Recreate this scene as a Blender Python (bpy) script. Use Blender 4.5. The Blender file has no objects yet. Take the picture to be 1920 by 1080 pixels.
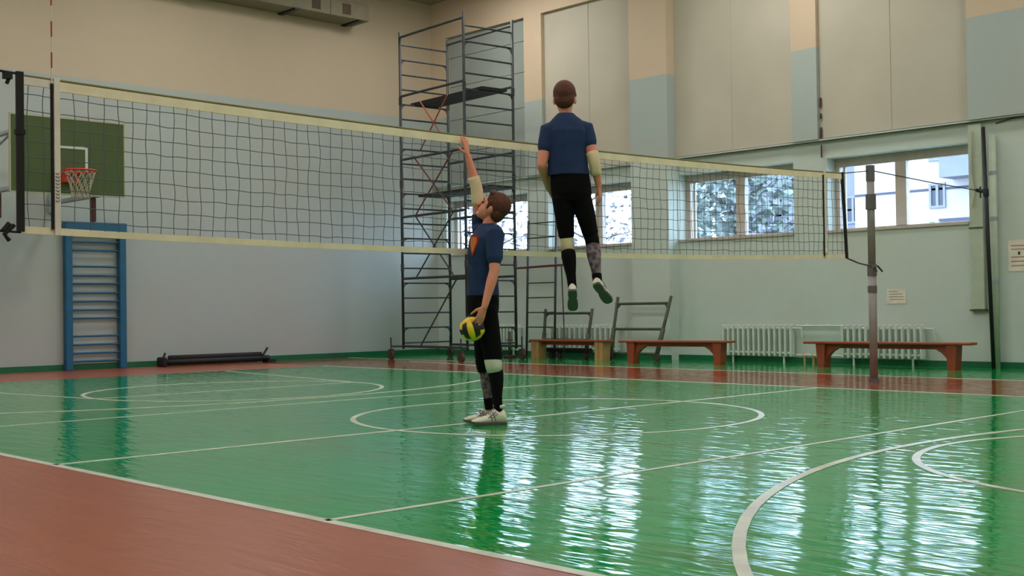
import bpy, math, random
from mathutils import Vector, Matrix

random.seed(7)
scene = bpy.context.scene
C = scene.collection

# ------------------------------------------------------------------ camera
CAM = Vector((-3.1848, -7.6221, 0.9608))
cam_r = Vector((0.72631299, -0.68721938, -0.01410532))
cam_u = Vector((-0.00078451, -0.02134967, 0.99977176))
cam_f = Vector((0.68736368, 0.72613615, 0.01604567))
cd = bpy.data.cameras.new('camera')
cam = bpy.data.objects.new('camera', cd)
C.objects.link(cam)
m3 = Matrix((cam_r, cam_u, -cam_f)).transposed()
cam.matrix_world = Matrix.Translation(CAM) @ m3.to_4x4()
cd.sensor_width = 36.0
cd.lens = 2273.46 / 1920 * 36.0
cd.clip_end = 300
scene.camera = cam

# ------------------------------------------------------------------ world, exposure
w = bpy.data.worlds.new('overcast_sky')
scene.world = w
w.use_nodes = True
bg = w.node_tree.nodes['Background']
bg.inputs[0].default_value = (0.58, 0.78, 1.0, 1)
bg.inputs[1].default_value = 8.5
vs = scene.view_settings
vs.view_transform = 'Standard'
vs.look = 'None'
vs.gamma = 1.0
vs.use_curve_mapping = False
vs.exposure = 0.0
LAMP = 18.0        # strength of the ceiling lamps

# ------------------------------------------------------------------ materials
def ss(c):
    return tuple((v / 12.92 if v <= 0.04045 else ((v + 0.055) / 1.055) ** 2.4) for v in (c[0] / 255, c[1] / 255, c[2] / 255))

MATS = {}
def nodes_of(name):
    m = bpy.data.materials.new(name); m.use_nodes = True
    nt = m.node_tree
    return m, nt, nt.nodes['Principled BSDF'], nt.nodes.new, nt.links.new

def mat(name, rgb, rough=0.6, metal=0.0, var=0.08, scale=6.0, bump=0.0, bscale=40.0, spec=0.5):
    """plain painted / cloth / metal surface with slight noise in tone"""
    if name in MATS: return MATS[name]
    m, nt, p, N, L = nodes_of(name)
    col = ss(rgb)
    tc = N('ShaderNodeTexCoord'); nz = N('ShaderNodeTexNoise')
    nz.inputs['Scale'].default_value = scale; nz.inputs['Detail'].default_value = 4
    L(tc.outputs['Object'], nz.inputs['Vector'])
    rp = N('ShaderNodeValToRGB')
    rp.color_ramp.elements[0].position = 0.3; rp.color_ramp.elements[1].position = 0.7
    rp.color_ramp.elements[0].color = (*[c * (1 - var) for c in col], 1)
    rp.color_ramp.elements[1].color = (*[min(1, c * (1 + var)) for c in col], 1)
    L(nz.outputs['Fac'], rp.inputs[0]); L(rp.outputs[0], p.inputs['Base Color'])
    p.inputs['Roughness'].default_value = rough; p.inputs['Metallic'].default_value = metal
    p.inputs['Specular IOR Level'].default_value = spec
    if bump:
        n2 = N('ShaderNodeTexNoise'); n2.inputs['Scale'].default_value = bscale
        L(tc.outputs['Object'], n2.inputs['Vector'])
        b = N('ShaderNodeBump'); b.inputs['Strength'].default_value = bump; b.inputs['Distance'].default_value = 0.01
        L(n2.outputs['Fac'], b.inputs['Height']); L(b.outputs[0], p.inputs['Normal'])
    MATS[name] = m
    return m

def emit(name, rgb, s):
    m = bpy.data.materials.new(name); m.use_nodes = True
    nt = m.node_tree; nt.nodes.clear()
    e = nt.nodes.new('ShaderNodeEmission'); o = nt.nodes.new('ShaderNodeOutputMaterial')
    e.inputs[0].default_value = (*rgb, 1); e.inputs[1].default_value = s
    nt.links.new(e.outputs[0], o.inputs[0]); MATS[name] = m
    return m

def math_node(nt, op, a, b=None):
    n = nt.nodes.new('ShaderNodeMath'); n.operation = op
    for i, v in enumerate((a, b)):
        if v is None: continue
        if isinstance(v, (int, float)): n.inputs[i].default_value = v
        else: nt.links.new(v, n.inputs[i])
    return n.outputs[0]

def mix_col(nt, fac, a, b):
    n = nt.nodes.new('ShaderNodeMix'); n.data_type = 'RGBA'
    for sock, v in ((n.inputs[0], fac), (n.inputs[6], a), (n.inputs[7], b)):
        if isinstance(v, (int, float)): sock.default_value = v
        elif isinstance(v, tuple): sock.default_value = (*v, 1)
        else: nt.links.new(v, sock)
    return n.outputs[2]

def wall_paint(name, zsplit, upper, lower, lower2=None, zsplit2=0.0):
    """two or three coats of paint meeting on a level line"""
    m, nt, p, N, L = nodes_of(name)
    g = N('ShaderNodeNewGeometry'); sp = N('ShaderNodeSeparateXYZ'); L(g.outputs['Position'], sp.inputs[0])
    nz = N('ShaderNodeTexNoise'); nz.inputs['Scale'].default_value = 0.9; nz.inputs['Detail'].default_value = 5
    L(g.outputs['Position'], nz.inputs['Vector'])
    nf = N('ShaderNodeTexNoise'); nf.inputs['Scale'].default_value = 7; nf.inputs['Detail'].default_value = 3
    L(g.outputs['Position'], nf.inputs['Vector'])
    up = math_node(nt, 'GREATER_THAN', sp.outputs[2], zsplit)
    c = ss(lower)
    if lower2:
        c = mix_col(nt, math_node(nt, 'GREATER_THAN', sp.outputs[2], zsplit2), ss(lower2), ss(lower))
    col = mix_col(nt, up, c, ss(upper))
    dirt = mix_col(nt, math_node(nt, 'MULTIPLY', math_node(nt, 'SUBTRACT', nz.outputs['Fac'], 0.35), 0.55), col, tuple(v * 0.78 for v in ss(upper)))
    col2 = mix_col(nt, math_node(nt, 'MULTIPLY', nf.outputs['Fac'], 0.10), dirt, (0.30, 0.30, 0.25))
    L(col2, p.inputs['Base Color'])
    p.inputs['Roughness'].default_value = 0.62; p.inputs['Specular IOR Level'].default_value = 0.35
    MATS[name] = m
    return m

wall_paint('left_wall_paint', 5.0, (197, 180, 157), (172, 181, 181))
wall_paint('window_wall_paint', 5.03, (210, 189, 164), (170, 184, 184), (194, 208, 204), 3.55)
mat('board_panel', (188, 182, 167), 0.7, var=0.05, scale=1.2)
mat('ceiling_white', (150, 146, 128), 0.9, var=0.05, scale=1)
mat('skirting_green', (14, 98, 62), 0.5)

def floor_material():
    m, nt, p, N, L = nodes_of('painted_floor')
    g = N('ShaderNodeNewGeometry'); sp = N('ShaderNodeSeparateXYZ'); L(g.outputs['Position'], sp.inputs[0])
    x, y = sp.outputs[0], sp.outputs[1]
    def gt(a, v): return math_node(nt, 'GREATER_THAN', a, v)
    def lt(a, v): return math_node(nt, 'LESS_THAN', a, v)
    def mul(a, b): return math_node(nt, 'MULTIPLY', a, b)
    court = mul(mul(gt(x, 0.0), lt(x, 8.82)), mul(lt(y, 9.85), gt(y, -9.85)))
    strip = gt(x, 11.2)
    green = math_node(nt, 'MAXIMUM', court, strip)
    # wear
    n1 = N('ShaderNodeTexNoise'); n1.inputs['Scale'].default_value = 0.8; n1.inputs['Detail'].default_value = 7; n1.inputs['Roughness'].default_value = 0.62
    L(g.outputs['Position'], n1.inputs['Vector'])
    mp = N('ShaderNodeMapping'); mp.inputs['Scale'].default_value = (9.0, 0.9, 1)
    L(g.outputs['Position'], mp.inputs['Vector'])
    n2 = N('ShaderNodeTexNoise'); n2.inputs['Scale'].default_value = 1.0; n2.inputs['Detail'].default_value = 5
    L(mp.outputs[0], n2.inputs['Vector'])
    gcol = mix_col(nt, n2.outputs['Fac'], ss((0, 134, 60)), ss((4, 166, 86)))
    r1 = N('ShaderNodeValToRGB'); r1.color_ramp.elements[0].position = 0.52; r1.color_ramp.elements[1].position = 0.80
    L(n1.outputs['Fac'], r1.inputs[0])
    gcol = mix_col(nt, math_node(nt, 'MULTIPLY', r1.outputs[0], 0.75), gcol, ss((96, 118, 56)))
    n4 = N('ShaderNodeTexNoise'); n4.inputs['Scale'].default_value = 55; n4.inputs['Detail'].default_value = 3
    L(g.outputs['Position'], n4.inputs['Vector'])
    bcol = mix_col(nt, n2.outputs['Fac'], ss((132, 54, 32)), ss((162, 80, 50)))
    bcol = mix_col(nt, math_node(nt, 'MULTIPLY', n4.outputs['Fac'], 0.45), bcol, ss((176, 104, 74)))
    bcol = mix_col(nt, math_node(nt, 'MULTIPLY', r1.outputs[0], 0.5), bcol, ss((120, 56, 40)))
    L(mix_col(nt, green, bcol, gcol), p.inputs['Base Color'])
    # gloss: varnished paint, board joints and brush ripple lengthen the reflections
    p.inputs['Roughness'].default_value = 0.13
    rr = N('ShaderNodeMapRange'); rr.inputs['To Min'].default_value = 0.035; rr.inputs['To Max'].default_value = 0.10
    L(n1.outputs['Fac'], rr.inputs['Value'])
    rmix = N('ShaderNodeMix'); rmix.data_type = 'FLOAT'
    L(green, rmix.inputs[0]); rmix.inputs[2].default_value = 0.30; L(rr.outputs[0], rmix.inputs[3])
    far = gt(x, 8.82)
    rm2 = N('ShaderNodeMix'); rm2.data_type = 'FLOAT'
    L(far, rm2.inputs[0]); L(rmix.outputs[0], rm2.inputs[2]); L(rr.outputs[0], rm2.inputs[3])
    L(rm2.outputs[0], p.inputs['Roughness'])
    p.inputs['Specular IOR Level'].default_value = 0.40
    p.inputs['Coat Weight'].default_value = 0.08; p.inputs['Coat IOR'].default_value = 1.6
    L(rm2.outputs[0], p.inputs['Coat Roughness'])
    mp2 = N('ShaderNodeMapping'); mp2.inputs['Scale'].default_value = (11.0, 2.6, 1); mp2.inputs['Rotation'].default_value = (0, 0, 0.06)
    L(g.outputs['Position'], mp2.inputs['Vector'])
    n3 = N('ShaderNodeTexNoise'); n3.inputs['Scale'].default_value = 1.0; n3.inputs['Detail'].default_value = 2; n3.inputs['Roughness'].default_value = 0.5
    L(mp2.outputs[0], n3.inputs['Vector'])
    n3.inputs['Distortion'].default_value = 0.3
    b = N('ShaderNodeBump'); b.inputs['Strength'].default_value = 0.9; b.inputs['Distance'].default_value = 0.0078
    L(n3.outputs['Fac'], b.inputs['Height']); L(b.outputs[0], p.inputs['Normal']); L(b.outputs[0], p.inputs['Coat Normal'])
    MATS['painted_floor'] = m
    return m
floor_material()
mat('court_line_white', (202, 204, 190), 0.3, var=0.2, scale=5)

mat('scaffold_steel', (58, 62, 66), 0.55, 0.3, var=0.25, scale=9)
mat('scaffold_red', (150, 70, 58), 0.6, 0.1)
mat('deck_dark', (38, 34, 36), 0.8)
mat('frame_olive', (74, 80, 66), 0.6, 0.2, var=0.2)
mat('caster_rubber', (72, 56, 48), 0.7)
mat('rust_red_metal', (92, 40, 36), 0.6)
mat('bars_blue', (26, 92, 128), 0.45)
mat('post_grey', (140, 134, 132), 0.5, 0.1, var=0.12)
mat('sleeve_grey', (98, 96, 98), 0.5, 0.1)
mat('black_metal', (30, 31, 34), 0.5, 0.3)
mat('black_strap', (16, 16, 18), 0.8)
mat('net_cord', (84, 92, 100), 0.85)
mat('net_tape', (228, 216, 186), 0.8, bump=0.1)
mat('net_tape_white', (216, 208, 196), 0.8)
mat('net_cable', (120, 116, 70), 0.7)
mat('antenna_red', (150, 66, 60), 0.5)
mat('antenna_white', (206, 196, 172), 0.5)
mat('mark_purple', (120, 84, 120), 0.7)
mat('backboard_green', (66, 82, 36), 0.5)
mat('backboard_line', (206, 208, 200), 0.5)
mat('board_edge', (170, 166, 140), 0.6)
mat('rim_red', (206, 52, 44), 0.5)
mat('hoop_net', (176, 164, 144), 0.8)
mat('bracket_pale', (150, 164, 172), 0.5)
mat('bracket_brown', (84, 40, 36), 0.6)
mat('radiator_white', (204, 214, 206), 0.45)
mat('bench_red', (150, 66, 40), 0.45, var=0.2, scale=4)
mat('bench_pale', (176, 138, 92), 0.5, var=0.2, scale=4)
mat('duct_grey', (128, 122, 102), 0.6, 0.2)
mat('duct_grille', (84, 66, 52), 0.7)
mat('window_frame', (184, 174, 164), 0.5)
mat('paper', (222, 214, 202), 0.8)
mat('paper_print', (160, 148, 138), 0.8)
mat('paper_print_red', (188, 130, 112), 0.8)
mat('duct_board', (178, 190, 172), 0.6)
mat('cable_dark', (74, 70, 62), 0.7)
mat('lamp_body', (200, 200, 196), 0.6)
emit('lamp_tube', (1.0, 0.955, 0.88), LAMP)

mat('skin', (222, 142, 118), 0.55, var=0.06, scale=14)
mat('shirt_navy', (14, 42, 84), 0.85, var=0.18, scale=7, bump=0.5, bscale=14)
mat('shorts_black', (8, 7, 10), 1.0, var=0.2, bump=0.4, bscale=14, spec=0.2)
mat('pad_white', (206, 204, 188), 0.85)
mat('pad_cream', (226, 204, 168), 0.85)
mat('sock_black', (10, 10, 13), 1.0, spec=0.2)
mat('hair_brown', (84, 40, 24), 0.7, var=0.35, scale=45, bump=0.8, bscale=90)
mat('shoe_white', (222, 216, 200), 0.6)
mat('shoe_stripe', (120, 112, 116), 0.6)
mat('sole_dark', (86, 88, 82), 0.8)
mat('eye_dark', (40, 28, 24), 0.3)
mat('lip', (176, 92, 84), 0.5)
mat('emblem_red', (150, 46, 40), 0.8)
mat('emblem_orange', (214, 120, 56), 0.8)
mat('ball_yellow', (238, 204, 36), 0.45, bump=0.15, bscale=160)
mat('ball_dark', (24, 20, 34), 0.45, bump=0.15, bscale=160)

def patterned_sleeve():
    m, nt, p, N, L = nodes_of('patterned_sleeve')
    tc = N('ShaderNodeTexCoord'); n = N('ShaderNodeTexVoronoi'); n.inputs['Scale'].default_value = 26
    L(tc.outputs['Object'], n.inputs['Vector'])
    r = N('ShaderNodeValToRGB'); e = r.color_ramp.elements
    e[0].color = (*ss((50, 50, 60)), 1); e[1].color = (*ss((128, 118, 128)), 1); e[1].position = 0.75
    k = e.new(0.4); k.color = (*ss((92, 70, 80)), 1)
    L(n.outputs['Distance'], r.inputs[0]); L(r.outputs[0], p.inputs['Base Color']); p.inputs['Roughness'].default_value = 0.85
    MATS['patterned_sleeve'] = m
patterned_sleeve()

def glass_material():
    m = bpy.data.materials.new('window_glass'); m.use_nodes = True
    nt = m.node_tree; nt.nodes.clear()
    N, L = nt.nodes.new, nt.links.new
    t = N('ShaderNodeBsdfTransparent'); t.inputs[0].default_value = (0.93, 0.95, 0.98, 1)
    g = N('ShaderNodeBsdfGlossy'); g.inputs['Roughness'].default_value = 0.02
    lw = N('ShaderNodeLayerWeight'); lw.inputs[0].default_value = 0.5
    pw = N('ShaderNodeMath'); pw.operation = 'POWER'; pw.inputs[1].default_value = 5; L(lw.outputs['Facing'], pw.inputs[0])
    f = N('ShaderNodeMath'); f.operation = 'MULTIPLY_ADD'; f.inputs[1].default_value = 0.6; f.inputs[2].default_value = 0.03; L(pw.outputs[0], f.inputs[0])
    mx = N('ShaderNodeMixShader'); o = N('ShaderNodeOutputMaterial')
    L(f.outputs[0], mx.inputs[0]); L(t.outputs[0], mx.inputs[1]); L(g.outputs[0], mx.inputs[2]); L(mx.outputs[0], o.inputs[0])
    MATS['window_glass'] = m
glass_material()
mat('house_wall', (176, 170, 172), 0.9, var=0.06, scale=1)
mat('house_wall_blue', (118, 120, 136), 0.9, var=0.12, scale=1)
mat('house_pane', (46, 50, 66), 0.2)
mat('house_frame', (124, 124, 130), 0.6)
mat('house_slab', (70, 70, 86), 0.8)
mat('yard_ground', (150, 150, 140), 0.95)
mat('bark', (92, 82, 80), 0.9)
mat('leaf_grey_green', (112, 122, 118), 0.8, var=0.35, scale=2.5)
mat('leaf_green', (88, 112, 80), 0.8, var=0.35, scale=2.5)
mat('leaf_pale', (128, 126, 132), 0.8, var=0.3, scale=2.5)

# ------------------------------------------------------------------ mesh helpers
class MB:
    def __init__(s): s.v = []; s.f = []
    def _add(s, vs_, fs):
        o = len(s.v); s.v += [tuple(v) for v in vs_]; s.f += [tuple(i + o for i in f) for f in fs]; return s
    def box(s, lo, hi, M=None):
        (a, b, c), (d, e, f) = lo, hi
        vv = [Vector(q) for q in ((a, b, c), (d, b, c), (d, e, c), (a, e, c), (a, b, f), (d, b, f), (d, e, f), (a, e, f))]
        if M is not None: vv = [M @ q for q in vv]
        return s._add(vv, [(0, 3, 2, 1), (4, 5, 6, 7), (0, 1, 5, 4), (1, 2, 6, 5), (2, 3, 7, 6), (3, 0, 4, 7)])
    def bevbox(s, lo, hi, r, M=None):
        """box with chamfered long edges and ends"""
        (a, b, c), (d, e, f) = lo, hi
        vv = []; 
        for z, k in ((c, r), (c + r, 0), (f - r, 0), (f, r)):
            x0, x1, y0, y1 = a + k, d - k, b + k, e - k
            vv += [(x0 + r, y0, z), (x1 - r, y0, z), (x1, y0 + r, z), (x1, y1 - r, z), (x1 - r, y1, z), (x0 + r, y1, z), (x0, y1 - r, z), (x0, y0 + r, z)]
        fs = []
        for k in range(3):
            for i in range(8): fs.append((k * 8 + i, k * 8 + (i + 1) % 8, k * 8 + 8 + (i + 1) % 8, k * 8 + 8 + i))
        fs += [tuple(range(7, -1, -1)), tuple(range(24, 32))]
        vv = [Vector(q) for q in vv]
        if M is not None: vv = [M @ q for q in vv]
        return s._add(vv, fs)
    def prism(s, poly, h0, h1, fn):
        """poly of 2-D points; fn(p, q, h) -> point"""
        n = len(poly)
        vv = [fn(p, q, h0) for p, q in poly] + [fn(p, q, h1) for p, q in poly]
        return s._add(vv, [tuple(range(n - 1, -1, -1)), tuple(range(n, 2 * n))] + [(i, (i + 1) % n, n + (i + 1) % n, n + i) for i in range(n)])
    def rings(s, rs, cap=True):
        n = len(rs[0]); vv = [p for r in rs for p in r]; fs = []
        for k in range(len(rs) - 1):
            for i in range(n):
                fs.append((k * n + i, k * n + (i + 1) % n, (k + 1) * n + (i + 1) % n, (k + 1) * n + i))
        if cap: fs += [tuple(range(n - 1, -1, -1)), tuple(range((len(rs) - 1) * n, len(rs) * n))]
        return s._add(vv, fs)
    def tube(s, pts, r, n=8, round_ends=False):
        pts = [Vector(p) for p in pts]
        rad = list(r) if isinstance(r, (list, tuple)) else [r] * len(pts)
        if round_ends:
            d0 = (pts[0] - pts[1]).normalized(); d1 = (pts[-1] - pts[-2]).normalized()
            pts = [pts[0] + d0 * rad[0] * .95, pts[0] + d0 * rad[0] * .7] + pts + [pts[-1] + d1 * rad[-1] * .7, pts[-1] + d1 * rad[-1] * .95]
            rad = [rad[0] * .3, rad[0] * .72] + rad + [rad[-1] * .72, rad[-1] * .3]
        for i in range(1, len(pts)):                     # flat end caps: nudge repeated points apart
            if (pts[i] - pts[i - 1]).length < 1e-6:
                if i == 1: pts[0] = pts[0] - (pts[2] - pts[1]).normalized() * rad[1] * .06
                else: pts[i] = pts[i] + (pts[i - 1] - pts[i - 2]).normalized() * rad[i - 1] * .06
        t0 = (pts[1] - pts[0]).normalized()
        up = Vector((0, 0, 1)) if abs(t0.z) < 0.9 else Vector((1, 0, 0))
        u = t0.cross(up).normalized(); rs = []
        for i, p in enumerate(pts):
            t = (pts[min(i + 1, len(pts) - 1)] - pts[max(i - 1, 0)]).normalized()
            u = (u - t * u.dot(t)).normalized(); v = t.cross(u)
            rs.append([p + (u * math.cos(a) + v * math.sin(a)) * rad[i] for a in (2 * math.pi * k / n for k in range(n))])
        return s.rings(rs)
    def oval(s, specs, n=20):
        """stack of ovals: (centre, axis_u, axis_v)"""
        return s.rings([[Vector(c) + Vector(u) * math.cos(a) + Vector(v) * math.sin(a) for a in (2 * math.pi * k / n for k in range(n))] for c, u, v in specs])
    def ball(s, c, ax, n=14, m=9):
        """ellipsoid, ax = three axis vectors"""
        c = Vector(c); X, Y, Z = [Vector(a) for a in ax]; rs = []
        for j in range(m + 1):
            ph = -math.pi / 2 + math.pi * (0.03 + 0.94 * j / m)
            rs.append([c + Z * math.sin(ph) + (X * math.cos(a) + Y * math.sin(a)) * math.cos(ph) for a in (2 * math.pi * k / n for k in range(n))])
        return s.rings(rs)
    def mesh(s, name, smooth=False, scale=None):
        me = bpy.data.meshes.new(name)
        vv = s.v if scale is None else [(a * scale, b * scale, c * scale) for a, b, c in s.v]
        me.from_pydata(vv, [], s.f); me.update()
        if smooth:
            for p in me.polygons: p.use_smooth = True
        return me
    def build(s, name, material, parent=None, smooth=False, scale=None):
        me = s.mesh(name, smooth, scale); me.materials.append(MATS[material])
        return link(name, me, parent)

def link(name, me, parent=None):
    o = bpy.data.objects.new(name, me); C.objects.link(o)
    if parent is not None: o.parent = parent
    return o

def empty(name, loc=(0, 0, 0), rz=0.0):
    o = bpy.data.objects.new(name, None); C.objects.link(o)
    o.location = loc; o.rotation_euler = (0, 0, rz); o.empty_display_size = 0.1
    return o

def tag(o, label, cat, group=None):
    o['label'] = label; o['category'] = cat
    if group: o['group'] = group
    return o

def struct(o):
    o['kind'] = 'structure'; return o

def remesh(name, mb, voxel, material, parent, iters=4, scale=None):
    """melt overlapping shapes into one continuous skin"""
    me = mb.mesh(name, False, scale)
    tmp = bpy.data.objects.new('tmp', me); C.objects.link(tmp)
    r = tmp.modifiers.new('r', 'REMESH'); r.mode = 'VOXEL'; r.voxel_size = voxel; r.adaptivity = 0.0
    sm = tmp.modifiers.new('s', 'SMOOTH'); sm.factor = 0.5; sm.iterations = iters
    dg = bpy.context.evaluated_depsgraph_get(); dg.update()
    new = bpy.data.meshes.new_from_object(tmp.evaluated_get(dg))
    bpy.data.objects.remove(tmp)
    new.name = name
    for p in new.polygons: p.use_smooth = True
    new.materials.clear(); new.materials.append(MATS[material])
    return link(name, new, parent)

# ================================================================== THE ROOM
XW, YL, X0, Y0, ZC = 13.67, 12.50, -4.6, -12.5, 7.52
fl = struct(MB().box((X0 - .2, Y0 - .2, -0.3), (XW + .5, YL + .2, 0.0)).build('floor', 'painted_floor'))
struct(MB().box((X0 - .2, Y0 - .2, ZC), (XW + .5, YL + .2, ZC + .2)).build('ceiling', 'ceiling_white'))
struct(MB().box((X0 - .2, YL, 0), (XW + .5, YL + .2, ZC)).build('wall_left', 'left_wall_paint'))
struct(MB().box((X0 - .2, Y0 - .2, 0), (XW + .5, Y0, ZC)).build('wall_right', 'left_wall_paint'))
struct(MB().box((X0 - .2, Y0, 0), (X0, YL, ZC)).build('wall_front', 'left_wall_paint'))

# window wall: lower wall with four openings, boarded bays above, piers between
WIN = [(9.70, 12.2), (6.80, 9.12), (3.50, 5.88), (0.54, 2.88)]
ZS, ZH = 2.07, 3.26
wb = MB(); T = 0.42
wb.box((XW, Y0, 0), (XW + T, YL, ZS)).box((XW, Y0, ZH), (XW + T, YL, ZC))
edges = [YL] + [v for a, b in WIN for v in (b, a)] + [Y0]
for i in range(0, len(edges), 2): wb.box((XW, edges[i + 1], ZS), (XW + T, edges[i], ZH))
wall_b = struct(wb.build('wall_back', 'window_wall_paint'))
XP = 13.55
pb = MB()
for y0, y1 in ((12.0, YL), (9.13, 9.62), (2.96, 3.43), (-0.36, 0.48), (-3.4, -2.9), (-6.6, -5.8), (-9.6, -9.1)):
    pb.box((XP, y0, 3.56), (XW, y1, 6.72))
pb.box((XP, Y0, 6.72), (XW, YL, ZC))
struct(pb.build('trim_1', 'window_wall_paint'))
struct(MB().box((XW - .25, 5.90, 0), (XW, 6.76, ZC)).build('trim_2', 'window_wall_paint'))
# boarded-up bays: two boards each, a batten over the joint
mat('board_blue_grey', (150, 160, 156), 0.7, var=0.06, scale=1.2)
for z0, z1 in ((3.575, 4.25), (4.25, 4.95), (4.95, 5.66), (5.66, 6.28), (6.28, 6.72)):
    MB().box((XW - .035, 9.624, z0 + .006), (XW - .002, 11.996, z1 - .006)).build('board', 'board_blue_grey', wall_b)
for y0, y1 in ((6.76, 9.13), (3.43, 5.90), (0.48, 2.96), (-2.9, -0.36), (-5.8, -3.4), (-9.1, -6.6)):
    ym = (y0 + y1) / 2 + 0.02
    for a, b in ((y0, ym - .004), (ym + .004, y1)):
        MB().box((XW - .035, a + .004, 3.575), (XW - .002, b - .004, 6.72)).build('board', 'board_panel', wall_b)
    MB().box((XW - .043, ym - .02, 3.575), (XW - .035, ym + .02, 6.72)).build('batten', 'board_panel', wall_b)
# narrow ledge between the two storeys of the wall
struct(MB().box((XW - .09, Y0, 3.535), (XW - .001, 5.90, 3.56)).box((XW - .09, 6.76, 3.535), (XW - .001, YL, 3.56)).build('trim_3', 'window_wall_paint'))
MB().box((XW - .075, -6, 3.522), (XW - .06, 5.89, 3.534)).build('joint_cord', 'cable_dark', wall_b)
# green skirting
struct(MB().box((X0, YL - .03, 0), (XW - .02, YL - .001, 0.10)).build('baseboard_left', 'skirting_green'))
sk = MB().box((XW - .03, Y0, 0), (XW - .001, 5.90, 0.09)).box((XW - .28, 5.88, 0), (XW - .251, 6.78, 0.09)).box((XW - .03, 6.76, 0), (XW - .001, YL - .04, 0.09))
struct(sk.build('baseboard_back', 'skirting_green'))

# windows: frame, mullion, two panes, sill
for n, (y0, y1) in enumerate(WIN):
    w0 = struct(empty('window_%d' % (n + 1), (XW + .27, (y0 + y1) / 2, ZS)))
    h = (y1 - y0) / 2; H = ZH - ZS; t = 0.08; ym = 0.02
    MB().box((-.03, -h, 0), (.04, h, .07)).box((-.03, -h, H - .14), (.04, h, H)).box((-.03, -h, .07), (.04, -h + t, H - .14)).box((-.03, h - t, .07), (.04, h, H - .14)).build('frame', 'window_frame', w0)
    MB().box((-.05, ym - .09, .07), (.05, ym + .09, H - .14)).build('mullion', 'window_frame', w0)
    for a, b in ((-h + t, ym - .09), (ym + .09, h - t)):
        MB().box((.0, a, .07), (.006, b, H - .14)).build('pane', 'window_glass', w0)
        if b > .5: MB().box((-.02, b - .10, .07), (.02, b - .06, H - .14)).build('casement_bar', 'window_frame', w0)
    MB().box((-.30, -h + .002, .0), (-.03, h - .002, .035)).build('sill', 'window_frame', w0)

# ------------------------------------------------------------------ court markings (paint on the floor)
def line(p, q, wd=0.042, name='court_line'):
    p, q = Vector((*p, 0)), Vector((*q, 0)); d = (q - p).normalized(); nrm = Vector((-d.y, d.x, 0)) * wd / 2
    mb = MB(); z0 = Vector((0, 0, .0005)); z1 = Vector((0, 0, .0022))
    vv = [p - nrm, q - nrm, q + nrm, p + nrm]
    mb._add([v + z0 for v in vv] + [v + z1 for v in vv], [(0, 3, 2, 1), (4, 5, 6, 7), (0, 1, 5, 4), (1, 2, 6, 5), (2, 3, 7, 6), (3, 0, 4, 7)])
    mb.build(name, 'court_line_white', fl)
def arc(c, r, a0, a1, wd=0.05, name='court_arc', z=.003):
    n = max(12, int(abs(a1 - a0) / 3)); rs = []
    for k in range(n + 1):
        a = math.radians(a0 + (a1 - a0) * k / n); d = Vector((math.cos(a), math.sin(a), 0)); o = Vector((c[0], c[1], 0))
        rs.append([o + d * (r - wd / 2) + Vector((0, 0, .0005)), o + d * (r + wd / 2) + Vector((0, 0, .0005)), o + d * (r + wd / 2) + Vector((0, 0, z)), o + d * (r - wd / 2) + Vector((0, 0, z))])
    MB().rings(rs).build(name, 'court_line_white', fl)
line((0, -12.4), (0, 12.4), 0.06)
line((8.82, -9.85), (8.82, 9.85), 0.06)
line((11.2, -12.4), (11.2, 12.4), 0.05)
line((0, 0), (8.82, 0), 0.055); line((0, -3), (8.82, -3)); line((0, 3), (8.82, 3))
arc((4.55, 0), 1.8, 0, 360, 0.05, 'court_circle')
for s in (1, -1):
    arc((4.45, s * 9.78), 6.25, 180 if s > 0 else 0, 360 if s > 0 else 180, 0.055, 'three_point_arc', .0035)
    arc((4.55, s * 5.47), 1.77, 0, 360, 0.05, 'free_throw_circle', .003)
    line((2.76, s * 5.52), (6.34, s * 5.52))
    line((6.34, s * 5.52), (6.92, s * 9.8)); line((2.76, s * 5.52), (2.15, s * 9.8))

# ------------------------------------------------------------------ ceiling lamps
ROWS = ('fourth', 'third', 'second', 'first')
for i, x in enumerate((-2.6, 2.2, 7.0, 11.6)):
    for j, y in enumerate((-9.6, -3.2, 3.2, 9.2)):
        r = tag(empty('ceiling_lamp', (x, y, ZC)), 'white ceiling lamp, %s row from the window wall, %s from the left wall' % (ROWS[i], ROWS[j]), 'lamp', 'ceiling lamps')
        MB().bevbox((-.5, -1.0, -.10), (.5, 1.0, -.03), .02).build('housing', 'lamp_body', r)
        MB().box((-.46, -.95, -.125), (.46, .95, -.101)).build('diffuser', 'lamp_tube', r)
        for q in (-.6, .6): MB().tube([(0, q, -.03), (0, q, 0)], .02).build('hanger', 'lamp_body', r)

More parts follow.
